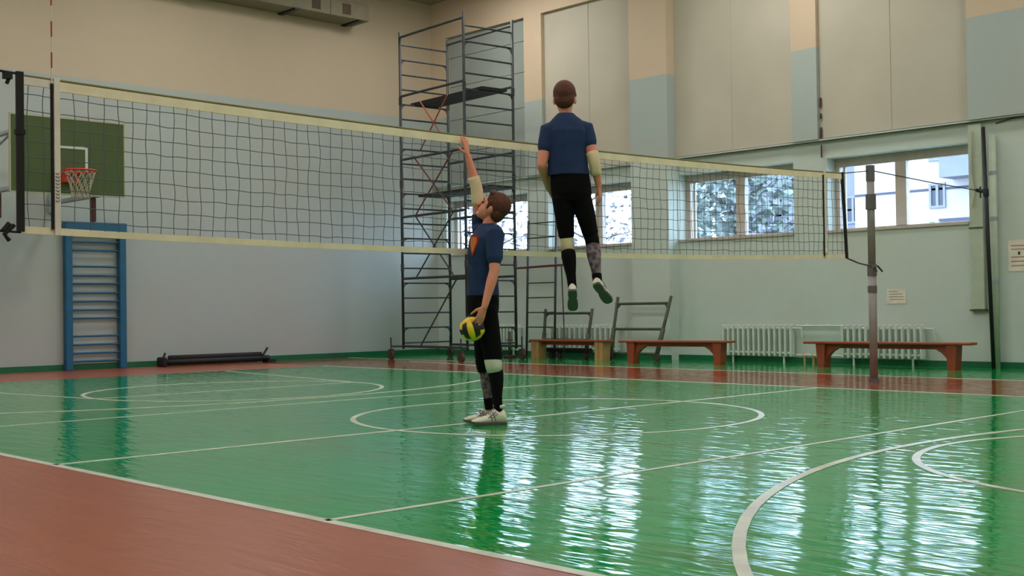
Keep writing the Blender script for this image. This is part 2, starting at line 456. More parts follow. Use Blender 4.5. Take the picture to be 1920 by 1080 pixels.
# ------------------------------------------------------------------ outside
struct(MB().box((XW + .6, -40, -.4), (110, 110, -.1)).build('ground', 'yard_ground'))
def house(name, label, x, y0, y1, h, wallm, wins, balcs=()):
    r = tag(empty(name, (x, (y0 + y1) / 2, -.1)), label, 'building')
    c = (y0 + y1) / 2
    MB().box((0, y0 - c, 0), (10, y1 - c, h)).build('wall', wallm, r)
    MB().box((-.3, y0 - c - .3, h), (10.3, y1 - c + .3, h + .4)).build('roof', 'house_slab', r)
    for k in range(1, int(h / 2.9)): MB().box((-.03, y0 - c, k * 2.9 - .05), (-.001, y1 - c, k * 2.9 + .05)).build('panel_joint', 'house_slab', r)
    for (a, b, z0, z1) in wins:
        wn = MB().box((-.08, a - c, z0), (-.001, b - c, z0 + .1)).box((-.08, a - c, z1 - .1), (-.001, b - c, z1)).box((-.08, a - c, z0 + .1), (-.001, a - c + .1, z1 - .1)).box((-.08, b - c - .1, z0 + .1), (-.001, b - c, z1 - .1)).box((-.07, (a + b) / 2 - c - .06, z0 + .1), (-.001, (a + b) / 2 - c + .06, z1 - .1)).build('window', 'house_frame', r)
        MB().box((-.03, a - c + .1, z0 + .1), (-.002, b - c - .1, z1 - .1)).build('pane', 'house_pane', wn)
    for (a, b, z0, z1) in balcs:
        bc = MB().box((-1.2, a - c, z0), (-.001, b - c, z0 + .18)).box((-1.2, a - c, z0 + .18), (-1.1, b - c, z1)).build('balcony', 'house_wall_blue', r)
        MB().box((-1.25, a - c - .03, z1), (-1.05, b - c + .03, z1 + .1)).build('balcony_rail', 'house_slab', bc)
    return r
W_ = [(16.72, 17.45, 5.0, 6.05), (16.72, 17.45, 7.0, 8.1), (16.72, 17.45, 2.2, 3.3)]
house('apartment_block', 'pale apartment block seen through the window beside the steel post', 45, 11.6, 21.0, 8.7, 'house_wall', W_,
      [(11.7, 16.4, 2.9 * k + .35, 2.9 * k + 1.45) for k in range(1, 3)])
house('apartment_block', 'bluish apartment block glimpsed left of the net post in the nearest window', 52, 23.9, 33, 8.7, 'house_wall_blue',
      [(24.6 + 2.4 * k, 25.9 + 2.4 * k, z, z + 1.4) for k in range(3) for z in (2.2, 5.1)])

def tree(label, base, h, rx, n, leaf, size, branches=7, low=.25, name='tree', spread=1.0):
    r = tag(empty(name, base), label, 'tree')
    rnd = random.Random(int(base[0] * 10 + base[1] * 100))
    t = MB().tube([(0, 0, 0), (.1, .05, h * .4), (0, .1, h * .95)], [h * .02 + .03, h * .014 + .02, .015])
    for k in range(branches):
        z = h * (low + (.9 - low) * k / branches); a = k * 2.4; l = rx * (1.05 - .5 * k / branches)
        t.tube([(.05, .05, z), (math.cos(a) * l * .5, math.sin(a) * l * .5, z + l * .25), (math.cos(a) * l, math.sin(a) * l, z + l * .35)], [.045, .03, .012], 5)
        for q in (.4, .7):
            b0 = Vector((math.cos(a) * l * q, math.sin(a) * l * q, z + l * .3 * q + .05)); a2 = a + rnd.uniform(-1.2, 1.2)
            t.tube([b0, b0 + Vector((math.cos(a2) * l * .4, math.sin(a2) * l * .4, l * .35))], [.022, .008], 4)
    t.build('trunk', 'bark', r)
    if n:
        mb = MB()
        for k in range(n):
            zt = rnd.uniform(low, 1.0); rr = rx * math.sqrt(rnd.random()) * (math.sin(math.pi * min(1, (1.03 - zt) / (1.03 - low) * .8 + .1)) ** .7 * spread)
            a = rnd.uniform(0, 6.283); p = Vector((rr * math.cos(a), rr * math.sin(a), zt * h))
            u = Vector((rnd.uniform(-1, 1), rnd.uniform(-1, 1), rnd.uniform(-.6, .6))).normalized(); v = u.cross(Vector((rnd.uniform(-1, 1), rnd.uniform(-1, 1), rnd.uniform(-1, 1)))).normalized()
            s_ = size * rnd.uniform(.6, 1.4)
            mb._add([p - u * s_, p + v * s_ * .5, p + u * s_, p - v * s_ * .5], [(0, 1, 2, 3)])
        fo = mb.build('foliage', leaf, r); fo['kind'] = 'stuff'
    return r
tree('dense grey-green tree filling the right pane of the middle window', (27, 14.3, -.1), 5.9, 1.9, 1900, 'leaf_grey_green', .17)
tree('grey-green tree in the left pane of the middle window', (29.0, 17.0, -.1), 4.9, 1.2, 900, 'leaf_grey_green', .15)
tree('frosty pale tree seen past the legs of the jumping player', (27, 20.5, -.1), 5.8, 2.1, 520, 'leaf_pale', .14, 12)
tree('pale bare tree seen behind the scaffold tower', (27, 25.6, -.1), 6.0, 2.4, 620, 'leaf_pale', .14, 12)
tree('low green bush under the apartment block', (32, 10.3, -.1), 3.45, 1.1, 700, 'leaf_green', .14, 4, .1, 'bush')
tree('green shrub beside the low bush under the apartment block', (31, 8.6, -.1), 3.2, .9, 500, 'leaf_green', .13, 4, .1, 'bush')

# ================================================================== VOLLEYBALL NET
def net_top(x): return 2.455 + .0015 * x - .068 * (1 - ((x - 4.6) / 4.8) ** 2)
NX0, NX1, NH = -0.20, 9.40, 0.985
net = tag(empty('volleyball_net', (4.6, 0, 1.4)), 'long cream-taped volleyball net with dark square mesh stretched across the court', 'net')
def nl(x, y, z): return Vector((x - 4.6, y, z - 1.4))
def strip(z_of, hgt, th, x0, x1, name, material, n=60):
    rs = []
    for i in range(n + 1):
        x = x0 + (x1 - x0) * i / n; z = z_of(x)
        rs.append([nl(x, -th, z - hgt), nl(x, th, z - hgt), nl(x, th, z), nl(x, -th, z)])
    return MB().rings(rs).build(name, material, net)
strip(net_top, .062, .007, 0.0, NX1, 'top_tape', 'net_tape')
strip(lambda x: net_top(x) + .002, .05, .008, NX0, 0.02, 'top_tape_end', 'net_tape_white', 6)
strip(lambda x: net_top(x) - NH + .045, .045, .006, NX0, NX1, 'bottom_tape', 'net_tape')
MB().tube([nl(x, 0, net_top(x) + .008) for x in [NX0 + .24 * i for i in range(41)]], .009, 6).build('top_cable', 'net_cable', net)
mesh_b = MB(); rnd = random.Random(3)
def cord(pts, r=.0027):
    mesh_b.tube(pts, r, 4)
for i in range(96):
    x = NX0 + .1 * i + .05
    ph = rnd.uniform(0, 6)
    cord([nl(x + .005 * math.sin(k * 1.4 + ph) + rnd.uniform(-.003, .003), .006 * math.sin(i * .4 + k), net_top(x) - .05 - (NH - .09) * k / 9) for k in range(10)])
for j in range(1, 10):
    z = NH * j / 10 + .008
    cord([nl(NX0 + .1 * i, .006 * math.sin(i * .37 + j), net_top(NX0 + .1 * i) - z + .006 * math.sin(i * math.pi) + rnd.uniform(-.006, .006)) for i in range(97)])
mo = mesh_b.build('mesh', 'net_cord', net); mo['kind'] = 'stuff'
# black end straps with buckles
sb = MB().box(nl(NX0 - .022, -.012, net_top(NX0) - NH + .01), nl(NX0 + .022, .012, net_top(NX0) + .03)).box(nl(NX0 - .03, -.016, 2.09), nl(NX0 + .03, .016, 2.12))
sb.build('end_strap', 'black_strap', net)
MB().tube([nl(NX1 - .03, 0, net_top(NX1) + .02), nl(NX1 + .01, 0, 2.0), nl(NX1 + .045, 0, net_top(NX1) - NH)], .022, 6).build('end_strap', 'black_strap', net)
# cords, clips
cl = MB().tube([nl(NX0, 0, 2.47), nl(NX0 - .12, 0, 2.475), nl(NX0 - 1.0, 0, 2.55)], .008, 6)
cl.box(nl(NX0 - .10, -.02, 2.43), nl(NX0 - .05, .02, 2.475)).tube([nl(NX0 - .06, 0, 2.45), nl(NX0 - .08, 0, 2.40)], .012, 6)
cl.build('tension_cord', 'black_strap', net)
cl = MB().tube([nl(NX0, 0, 1.475), nl(NX0 - .12, 0, 1.48), nl(NX0 - 1.0, 0, 1.47)], .008, 6).tube([nl(NX0 - .04, 0, 1.52), nl(NX0 - .10, 0, 1.46), nl(NX0 - .07, 0, 1.42)], .014, 6)
cl.tube([nl(NX0 - .07, 0, 1.53), nl(NX0 - .11, 0, 1.48)], .016, 6)
cl.build('tension_cord', 'black_strap', net)
PX, PY = 9.99, -0.01
MB().tube([nl(NX1 + .045, 0, net_top(NX1) - NH), nl(NX1 + .3, 0, 1.43), nl(PX - .058, PY - .02, 1.395)], .009, 6).build('tension_cord', 'cable_dark', net)
MB().tube([nl(NX1 - .03, 0, 2.475), nl(PX - .05, PY, 2.54)], .007, 6).build('top_cable', 'cable_dark', net)
# side pockets + antennas
for x, nm in ((0.03, 1), (8.98, 0)):
    MB().box(nl(x - .016, -.014, net_top(x) - NH + .0), nl(x + .022, -.008, net_top(x) + .02)).build('side_pocket', 'net_tape_white', net)
    ant = MB().tube([nl(x - .03, -.012, 1.5), nl(x - .03, -.012, 2.43)], .011, 6).build('antenna', 'black_strap', net)
    if nm:
        for i in range(10):
            MB().tube([nl(x - .03, -.012, 2.43 + .1 * i), nl(x - .03, -.012, 2.53 + .1 * i)], .0055, 6).build('antenna_segment', 'antenna_white' if i % 2 == 0 else 'antenna_red', ant)
        for i in range(9):
            a = 1.86 - .022 * i
            MB().tube([nl(x - .010, -.0155, a), nl(x + .003 + .006 * (i % 2), -.0155, a - .009), nl(x + .014, -.0155, a + .002)], .0028, 4).build('pocket_lettering', 'mark_purple', net)
    else:
        MB().ball(nl(x, -.01, 1.555), ((.03, 0, 0), (0, .02, 0), (0, 0, .04))).build('pocket_knot', 'net_tape', net)

# far post with sleeves, and the guy wire to the wall pole
post = tag(empty('net_post', (PX, PY, 0)), 'grey telescopic steel net post standing on the far red strip', 'post')
MB().tube([(0, 0, 0.02), (0, 0, 1.35)], .048, 14).build('lower_tube', 'post_grey', post, True)
MB().tube([(0, 0, 1.35), (0, 0, 2.6)], .045, 14).build('upper_tube', 'post_grey', post, True)
MB().tube([(0, 0, 0), (0, 0, .05)], .06, 14).build('foot_collar', 'sleeve_grey', post)
for z0, z1, r_ in ((1.28, 1.42, .056), (1.08, 1.16, .055), (2.08, 2.26, .062), (2.42, 2.61, .052)):
    MB().tube([(0, 0, z0), (0, 0, z1)], r_, 14).build('clamp_collar', 'sleeve_grey', post)
MB().tube([(-.03, -.05, 1.38), (-.05, -.09, 1.33)], .012, 6).tube([(.04, -.05, 1.40), (.1, -.08, 1.33)], .010, 6).build('hook', 'black_metal', post)
wp = tag(empty('wall_pole', (13.44, .12, 0)), 'thin black pole leaning at the wall beside the white pipe', 'pole')
MB().tube([(0, 0, 0), (.03, .10, 3.42)], .028, 10).build('shaft', 'black_metal', wp, True)
MB().tube([(.02, .07, 2.44), (.02, .075, 2.54)], .042, 10).build('clamp', 'black_metal', wp)
gw = tag(empty('guy_wire', (PX, PY, 2.55)), 'slanting guy wire from the post top to the black wall pole', 'wire')
end = Vector((13.43 - PX, .17 - PY, 2.495 - 2.55))
MB().tube([Vector((.056, 0, 0)), end * .5 + Vector((0, 0, -.01)), end], .007, 6).build('wire', 'cable_dark', gw)
MB().tube([end * .89, end * .91, end * .95, end * .985], [.01, .028, .028, .012], 8).tube([end * .94 + Vector((0, 0, .06)), end * .94 - Vector((0, 0, .10))], .012, 6).build('turnbuckle', 'black_metal', gw)

# ================================================================== SCAFFOLD TOWER
TH = -0.075
sc = tag(empty('scaffold_tower', (11.273, 10.697, 0), TH), 'tall dark steel scaffold tower on castors in the far corner', 'scaffold')
SW, SL, SH = 1.127, 2.035, 6.28
def sp_(i, f, z): return (i * SW, -f * SL, z)       # i across the ladder frame, f along the length
for f in (0, 1):
    for i in (0, 1):
        MB().tube([sp_(i, f, .2), sp_(i, f, SH)], .026, 8).build('upright', 'scaffold_steel', sc, True)
        for zj in (1.75, 3.35, 4.95):
            MB().tube([sp_(i, f, zj - .07), sp_(i, f, zj + .07)], .034, 8).build('coupling', 'scaffold_steel', sc)
    k = 0; z = 6.04
    while z > .2:
        MB().tube([sp_(0, f, z), sp_(1, f, z)], .017, 6).build('rung', 'scaffold_steel', sc)
        if k % 3 == 1:
            for i, sg in ((0, 1), (1, -1)):
                MB().tube([(i * SW, -f * SL, z - .13), (i * SW + sg * .05, -f * SL, z - .03), (i * SW + sg * .14, -f * SL, z)], .012, 5).build('gusset', 'scaffold_steel', sc)
        z -= .2865; k += 1
for i in (0, 1):
    for z in (6.18, 5.04, 3.82, 2.72, 1.54, .25):
        MB().tube([sp_(i, 0, z), sp_(i, 1, z)], .024, 8).build('long_bar', 'scaffold_steel', sc)
for z0, z1, mt in ((3.95, 4.87, 'scaffold_red'), (2.72, 3.82, 'rust_red_metal'), (1.54, 2.72, 'scaffold_steel')):
    for a, b in (((.2, .8), (.8, .2)) if z0 < 3.9 else ((.3, .73), (.73, .3))):
        MB().tube([(.03, -a * SL, z0), (.03, -b * SL, z1)], .014, 6).build('cross_brace', mt, sc)
MB().tube([(.04, -.25 * SL, .25), (.04, -.85 * SL, 1.54)], .015, 6).build('cross_brace', 'scaffold_steel', sc)
for z, a, b in ((4.89, .28, .80), (3.12, .42, .95)):
    d = MB()
    for q in range(3):
        x0 = a * SW + (b - a) * SW * q / 3; x1 = a * SW + (b - a) * SW * (q + 1) / 3 - .012
        MB().box((x0, -SL - .12, z + .02), (x1, .12, z + .065)).build('deck_plank', 'deck_dark', sc)
for i, f in ((0, 0), (1, 0), (0, 1), (1, 1)):
    ox, oy = (-.22 if i == 0 else .05), (.10 if f == 0 else -.10)
    px, py = i * SW + ox, -f * SL + oy
    MB().tube([(i * SW, -f * SL, .25), (px, py, .25)], .022, 6).tube([(px, py, .14), (px, py, .42)], .014, 6).build('outrigger', 'scaffold_steel', sc)
    MB().tube([(px - .028, py, .085), (px + .028, py, .085)], .085, 14).build('castor_wheel', 'caster_rubber', sc)
    MB().box((px - .045, py - .03, .085), (px - .033, py + .03, .19)).box((px + .033, py - .03, .085), (px + .045, py + .03, .19)).box((px - .045, py - .03, .17), (px + .045, py + .03, .2)).build('castor_fork', 'caster_rubber', sc)

# ladder section leaning near the tower
ld = tag(empty('ladder_frame', (12.95, 8.67, 0)), 'loose grey steel ladder frame standing right of the scaffold tower', 'ladder frame')
for y, in ((.375,), (-.375,)):
    MB().tube([(0, y, 0), (.10, y, 2.62)], .022, 8).build('upright', 'scaffold_steel', ld, True)
for z in (.3, .58, .86, 1.14, 1.42, 2.0, 2.28, 2.56):
    MB().tube([(.10 * z / 2.62, .375, z), (.10 * z / 2.62, -.375, z)], .013, 6).build('rung', 'scaffold_steel', ld)
MB().tube([(.05, .66, 1.72), (.05, -.58, 1.74)], .022, 8).build('cross_bar', 'rust_red_metal', ld)
MB().tube([(.02, -.57, 1.74), (-.06, -.70, .35), (-.06, -.68, .0)], .012, 6).build('prop', 'scaffold_steel', ld)

def base_frame(name, label, loc, rz, W, H, lean, skew, bars, mt):
    r = tag(empty(name, loc, rz), label, 'steel frame', 'scaffold base frames by the wall')
    for s in (1, -1):
        top = Vector((lean, s * W / 2 - skew * s * 0 - (skew if s < 0 else .03 * s), H)); bot = Vector((0, s * W / 2 * .92, .10))
        MB().tube([bot, bot.lerp(top, .45)], .040, 8).build('sleeve', mt, r, True)
        MB().tube([bot, top], .028, 8).build('upright', mt, r, True)
        MB().tube([bot + Vector((-.03, 0, -.035)), bot + Vector((.03, 0, -.035))], .065, 12).build('castor_wheel', 'caster_rubber', r)
        for f in bars[:1]:
            p = bot.lerp(top, f - .1); q = bot.lerp(top, f)
            MB().tube([p, q + Vector((0, -s * .10, 0))], .014, 6).build('gusset', mt, r)
    for f in bars:
        l0 = Vector((0, W / 2 * .92, .10)).lerp(Vector((lean, W / 2 - .0, H)), f); r0 = Vector((0, -W / 2 * .92, .10)).lerp(Vector((lean, -W / 2 - skew, H)), f)
        MB().tube([l0, r0], .024, 8).build('cross_bar', mt, r)
    return r
base_frame('base_frame', 'olive steel base frame propped on the pier behind the red bench', (13.02, 6.42, 0), 0, 1.16, 1.12, .24, .10, (.88, .44, .02), 'frame_olive')
base_frame('base_frame', 'dark steel base frame behind the pale-legged bench', (13.05, 8.14, 0), 0, 1.20, .92, .1, .04, (.9, .3), 'frame_olive')
bf = tag(empty('castor_beam', (12.98, 7.95, 0)), 'dark castor beam lying under the pale-legged bench', 'castor beam')
MB().bevbox((-.06, -.55, .12), (.06, .55, .20), .015).build('beam', 'black_metal', bf)
for y in (-.42, .25, .46):
    MB().tube([(-.03, y, .06), (.03, y, .06)], .06, 12).build('castor_wheel', 'caster_rubber', bf)
    MB().tube([(0, y, .09), (0, y, .14)], .03, 8).build('castor_fork', 'black_metal', bf)

# ================================================================== BENCHES
def bench(label, p, q, ext, top_m, leg_m, arch=True, h=.385):
    p, q = Vector((*p, 0)), Vector((*q, 0)); d = q - p; Lg = d.length
    r = tag(empty('gym_bench', (p + q) / 2, math.atan2(d.y, d.x)), label, 'bench', 'benches along the window wall')
    MB().bevbox((-Lg / 2 - ext, -.13, h - .035), (Lg / 2 + ext, .13, h), .008).build('seat', top_m, r)
    MB().box((-Lg / 2 + .05, -.012, h - .10), (Lg / 2 - .05, .012, h - .036)).build('rail', top_m, r)
    for s in (-1, 1):
        def fn(a, b, c, s=s): return Vector((s * Lg / 2 + s * a, c, b))
        MB().prism([(-.05, 0), (.05, 0), (.075, h - .036), (-.075, h - .036)], -.11, .11, fn).build('leg', leg_m, r)
        if arch:
            poly = [(-.04, h - .037), (-.04, .03)] + [(-.05 - .40 * (1 - math.cos(t)), .03 + (h - .085) * math.sin(t)) for t in (.25, .5, .75, 1.0, 1.25, 1.45)] + [(-.47, h - .037)]
            MB().prism(poly[::-1], -.05, .05, fn).build('brace', top_m, r)
        else:
            MB().box((s * Lg / 2 - .09, -.145, .0), (s * Lg / 2 - .03, -.112, h - .036)).build('leg_plank', leg_m, r)
    return r
bench('red-brown wooden bench in front of the right radiator, nearest the black pole', (12.76, 2.42), (12.92, .44), .28, 'bench_red', 'bench_red')
bench('red-brown wooden bench between the olive frame and the left radiator', (12.20, 5.70), (12.51, 4.16), .22, 'bench_red', 'bench_red')
bench('red-topped wooden bench with pale plank legs beside the ladder frame', (12.72, 8.45), (12.80, 6.92), .16, 'bench_red', 'bench_pale', False, .36)

# ================================================================== RADIATORS
secm = MB()
secm.bevbox((-.065, -.020, 0), (.055, .020, .52), .012)
sec_mesh = secm.mesh('section'); sec_mesh.materials.append(MATS['radiator_white'])
def radiator(label, y0, y1, n=14, z=.10):
    r = tag(empty('radiator', (XW - .10, (y0 + y1) / 2, z)), label, 'radiator', 'cast iron radiators under the windows')
    p = (y1 - y0) / n
    for i in range(n):
        o = link('section', sec_mesh, r); o.location = (0, y0 + p * (i + .5) - (y0 + y1) / 2, 0)
    c = (y1 - y0) / 2
    for q in (.06, .46): MB().tube([(0, -c + .02, q), (0, c - .02, q)], .022, 8).build('header_pipe', 'radiator_white', r)
    for q in (-c + .2, c - .23): MB().box((.0, q, -.10), (.02, q + .03, .02)).build('foot', 'radiator_white', r)
    MB().tube([(0, -c + .03, .46), (0, -c - .12, .46), (.02, -c - .13, .30)], .016, 6).build('valve', 'radiator_white', r)
    return r
radiator('white ribbed radiator behind the nearest bench', 1.20, 2.62)
radiator('white ribbed radiator in full view between the two red-brown benches', 3.46, 4.90)
radiator('white ribbed radiator behind the bench with pale legs', 7.20, 9.05)
radiator('white ribbed radiator behind the scaffold tower', 9.85, 11.2)
for z, lb in ((.60, 'upper thin heating pipe linking the two radiators'), (.13, 'lower thin heating pipe linking the two radiators')):
    r = tag(empty('heating_pipe', (XW - .06, 3.04, z)), lb, 'pipe', 'heating pipes')
    MB().tube([(0, -.42, 0), (0, .42, 0)], .014, 8).build('pipe', 'radiator_white', r)
    for q in (-.22, .18): MB().tube([(0, q, 0), (0, q + .06, 0)], .022, 8).build('coupling', 'radiator_white', r)

for y, lb in ((2.98, 'small pale floor valve between the radiators, nearer the right one'), (3.14, 'small pale floor valve between the radiators, nearer the left one')):
    r = tag(empty('floor_valve', (13.35, y, 0)), lb, 'valve', 'floor valves')
    MB().tube([(0, 0, 0), (0, 0, .12)], .018, 8).build('stub', 'bench_pale', r)
    MB().tube([(0, -.03, .12), (0, .03, .14)], .022, 8).build('cap', 'bench_pale', r)
r = tag(empty('floor_jack', (12.75, 9.30, 0)), 'short dark screw jack on the floor between tower and ladder frame', 'jack')
MB().bevbox((-.09, -.09, 0), (.09, .09, .05), .01).build('base_plate', 'bracket_brown', r)
MB().tube([(0, 0, .05), (0, 0, .50)], .035, 10).build('screw', 'frame_olive', r, True)
MB().tube([(0, -.07, .34), (0, .07, .34)], .014, 6).build('handle', 'frame_olive', r)

# ================================================================== THINGS ON THE WINDOW WALL
r = tag(empty('service_duct', (XW, .41, .84)), 'pale boxed service duct right of the nearest window', 'duct')
MB().bevbox((-.07, -.10, 0), (-.002, .10, 2.66), .006).build('cover', 'duct_board', r)
MB().box((-.075, -.12, -.025), (-.002, .12, -.001)).build('lower_bracket', 'frame_olive', r)
MB().box((-.078, -.10, 1.16), (-.07, .11, 1.18)).build('joint_strip', 'frame_olive', r)
r = tag(empty('drain_pipe', (XW - .07, .15, 0)), 'thick white vertical pipe beside the black pole', 'pipe')
MB().tube([(0, 0, .0), (0, 0, 3.3)], .052, 12).build('pipe', 'duct_board', r, True)
for z in (1.2, 2.1, 2.75): MB().tube([(0, 0, z), (0, 0, z + .05)], .058, 12).build('socket', 'bracket_pale', r)
r = tag(empty('hanging_cord', (XW - .09, .43, 2.3)), 'thin cord hanging beside the nearest window', 'cord')
MB().tube([(0, .0, 1.1), (0, .02, .55), (0, -.02, .2), (.0, .02, .0)], .008, 5).build('cord', 'board_edge', r)
r = tag(empty('wall_cable', (XW - .02, -.1, 3.6)), 'dark cable sagging along the ledge at the right edge', 'cable')
MB().tube([(0, .30, -.04), (0, .12, .02), (0, -.1, .06), (0, -.5, .05), (0, -1, .09)], .014, 6).build('cable', 'cable_dark', r)
MB().tube([(0, .22, -.12), (0, .0, -.08), (0, -.5, -.06)], .008, 6).build('wire', 'cable_dark', r)
r = tag(empty('rusty_conduit', (XW - .06, 2.93, 3.27)), 'thin broken rusty conduit beside the nearest window top', 'conduit')
for a, b in ((0, .2), (.3, .48), (.62, .70), (.80, .95)): MB().tube([(0, 0, a), (0, 0, b)], .014, 6).build('pipe_length', 'bracket_brown', r)
r = tag(empty('notice', (XW - .004, 1.715, 1.045)), 'small crooked notice sheet pinned above the right radiator', 'notice')
MB().box((-.003, -.16, -.11), (0, .16, .11)).build('sheet', 'paper', r)
for z, a, b in ((.07, -.02, .13), (.03, -.10, .12), (-.01, -.12, .12), (-.05, -.12, .10)): MB().box((-.0045, a, z), (-.0032, b, z + .012)).build('printed_line', 'paper_print', r)
r = tag(empty('notice', (XW - .004, -.21, 1.60)), 'larger notice sheet with reddish heading at the right edge', 'notice')
MB().box((-.003, -.25, -.23), (0, .19, .21)).build('sheet', 'paper', r)
for z, a, b, mt in ((.12, -.22, .15, 'paper_print_red'), (.07, -.22, .15, 'paper_print'), (-.04, -.2, .15, 'paper_print'), (-.10, -.2, .15, 'paper_print_red'), (-.16, -.2, .15, 'paper_print')): MB().box((-.0045, a, z), (-.0032, b, z + .018)).build('printed_line', mt, r)
MB().box((-.0045, .02, .0), (-.0032, .05, .045)).build('printed_mark', 'eye_dark', r)

# ================================================================== LEFT WALL
r = tag(empty('ventilation_duct', (7.2, YL, 6.74)), 'grey rectangular ventilation duct high on the left wall', 'duct')
MB().bevbox((-4.2, -.58, 0), (4.27, -.002, .33), .01).build('casing', 'duct_grey', r)
for x in (3.72, 3.0, 1.6, .2, -1.2): MB().box((x - .10, -.586, .06), (x + .10, -.5801, .27)).build('grille', 'duct_grille', r)
for x in (4.05, 2.55, .5, -1.5): MB().box((x - .05, -.60, -.03), (x + .05, .0, -.001)).build('hanger_strap', 'black_metal', r)
for x in (3.35, 1.9, .9): MB().box((x - .015, -.592, -.004), (x + .015, -.5801, .334)).build('flange', 'duct_grey', r)

wbars = tag(empty('wall_bars', (5.93, YL, 0)), 'blue wall bars with missing rungs under the basketball backboard', 'wall bars')
for s in (-1, 1): MB().bevbox((s * .48 - .06, -.15, 0), (s * .48 + .06, -.02, 2.34), .01).build('upright', 'bars_blue', wbars)
MB().bevbox((-.55, -.17, 2.34), (.55, -.02, 2.52), .01).build('top_board', 'bars_blue', wbars)
for z in (.147, .285, .43, .574, .88, 1.02, 1.167, 1.31, 1.47, 1.607, 1.763, 2.04, 2.185):
    MB().tube([(-.54, -.09, z), (.54, -.09, z)], .019, 8).build('rung', 'bars_blue', wbars)

hoop = tag(empty('basketball_hoop', (4.53, 10.2, 2.77)), 'dark green basketball backboard with red rim left behind the net', 'basketball hoop')
MB().box((-.87, 0, 0), (.87, .03, 1.12)).build('backboard', 'backboard_green', hoop)
MB().box((-.89, -.004, -.02), (-.871, .034, 1.14)).box((.871, -.004, -.02), (.89, .034, 1.14)).box((-.87, -.004, 1.121), (.87, .034, 1.14)).box((-.87, -.004, -.02), (.87, .034, -.001)).build('edge_strip', 'board_edge', hoop)
for lo, hi in (((-.27, -.006, .68), (.29, -.001, .72)), ((-.27, -.006, .33), (-.23, -.001, .68)), ((.25, -.006, .33), (.29, -.001, .68))): MB().box(lo, hi).build('target_line', 'backboard_line', hoop)
rim = []
for k in range(25):
    a = 2 * math.pi * k / 24; rim.append((.225 * math.cos(a), -.39 + .225 * math.sin(a), .31))
ro = MB().tube(rim, .014, 8).build('rim', 'rim_red', hoop, True)
MB().box((-.13, -.17, .285), (.13, -.001, .325)).box((-.12, -.10, .16), (.12, -.001, .285)).build('rim_bracket', 'rim_red', hoop)
nb = MB()
for k in range(12):
    for sg in (1, -1):
        pts = []
        for q in range(5):
            a = 2 * math.pi * (k + sg * .5 * q) / 12; rr = (.222, .19, .155, .13, .125)[q]
            pts.append((rr * math.cos(a), -.39 + rr * math.sin(a), .305 - .10 * q))
        nb.tube(pts, .006, 4)
nb.build('hoop_net', 'hoop_net', hoop)
for x in (-.80, .68):
    MB().bevbox((x - .04, .03, .02), (x + .04, 2.29, .09), .01).build('arm', 'bracket_pale', hoop)
    MB().bevbox((x - .04, .03, .86), (x + .04, 2.29, .92), .01).build('arm', 'bracket_pale', hoop)
    MB().bevbox((x - .035, .64, -.36), (x + .035, .74, .02), .012).build('strut', 'bracket_brown', hoop)
    MB().bevbox((x - .06, 2.2, -.12), (x + .06, 2.29, .2), .01).build('wall_bracket', 'bracket_pale', hoop)
    MB().tube([(x, .1, .88), (x, 2.28, .3)], .018, 6).build('stay', 'bracket_pale', hoop)

pl = tag(empty('post_bundle', (8.25, 12.2, 0), 0), 'dark steel posts bundled on the floor along the left wall', 'post bundle')
MB().tube([(-1.15, 0, .075), (1.2, .0, .075)], .055, 10).build('tube', 'black_metal', pl, True)
MB().tube([(-1.05, .10, .065), (1.1, .10, .065)], .05, 10).build('tube', 'scaffold_steel', pl, True)
MB().tube([(-1.0, .05, .15), (1.05, .05, .15)], .045, 10).build('tube', 'deck_dark', pl, True)
MB().bevbox((-1.22, -.12, .0), (-1.12, .12, .17), .02).tube([(-1.15, 0, .15), (-1.1, 0, .24)], .02, 6).build('end_bracket', 'black_metal', pl)
MB().tube([(1.05, -.02, .13), (1.16, -.02, .27)], .022, 6).box((1.12, -.1, 0), (1.3, .1, .05)).build('hook', 'black_metal', pl)

pl.scale = (.92, 1, 1); pl.location.x = 8.12

# ================================================================== PEOPLE
S = 1 / 224.3                      # figure grid: 224.3 units to the metre
def V(*a): return Vector(a)

def head(mb, c, F, U, k=1.17):
    """skull, jaw, nose, ears; F forward, U up"""
    F, U = F.normalized(), U.normalized(); F = (F - U * F.dot(U)).normalized(); Lf = U.cross(F)
    P = lambda f, s, h: c + F * f * k + Lf * s * k + U * h * k
    mb.ball(P(-1, 0, 5), (F * 21 * k, Lf * 16.5 * k, U * 21 * k), 18, 12)
    mb.ball(P(7, 0, -9), (F * 13 * k, Lf * 13 * k, U * 16 * k), 16, 10)
    mb.ball(P(13, 0, -20), (F * 7 * k, Lf * 8 * k, U * 5.5 * k))
    mb.ball(P(17, 0, 5), (F * 4 * k, Lf * 11 * k, U * 4 * k))
    mb.tube([P(19, 0, 2), P(22, 0, -4), P(24.5, 0, -8)], [2.0 * k, 2.6 * k, 3.2 * k], 8, True)
    mb.ball(P(18.5, 0, -14), (F * 2.4 * k, Lf * 5 * k, U * 2.2 * k))
    for s in (1, -1): mb.ball(P(-1, s * 16.5, -3), (F * 4 * k + Lf * s * 1.5 * k, Lf * s * 2.4 * k, U * 7 * k))
    return P, F * k, Lf * k, U * k

def face_parts(P, F, Lf, U, parent):
    e = MB(); b = MB()
    for s in (1, -1):
        e.ball(P(18.6, s * 7, -1), (F * 1.8, Lf * 3, U * 1.7), 10, 6)
        b.tube([P(20.2, s * 3.5, 5), P(20.2, s * 7, 6), P(18, s * 11, 4.6)], 1.0, 5)
    e.build('eyes', 'eye_dark', parent, True, S); b.build('eyebrows', 'hair_brown', parent, True, S)
    MB().tube([P(19.4, 4.6, -14.6), P(21.0, 0, -14.2), P(19.4, -4.6, -14.6)], 1.1, 5).build('lips', 'lip', parent, True, S)

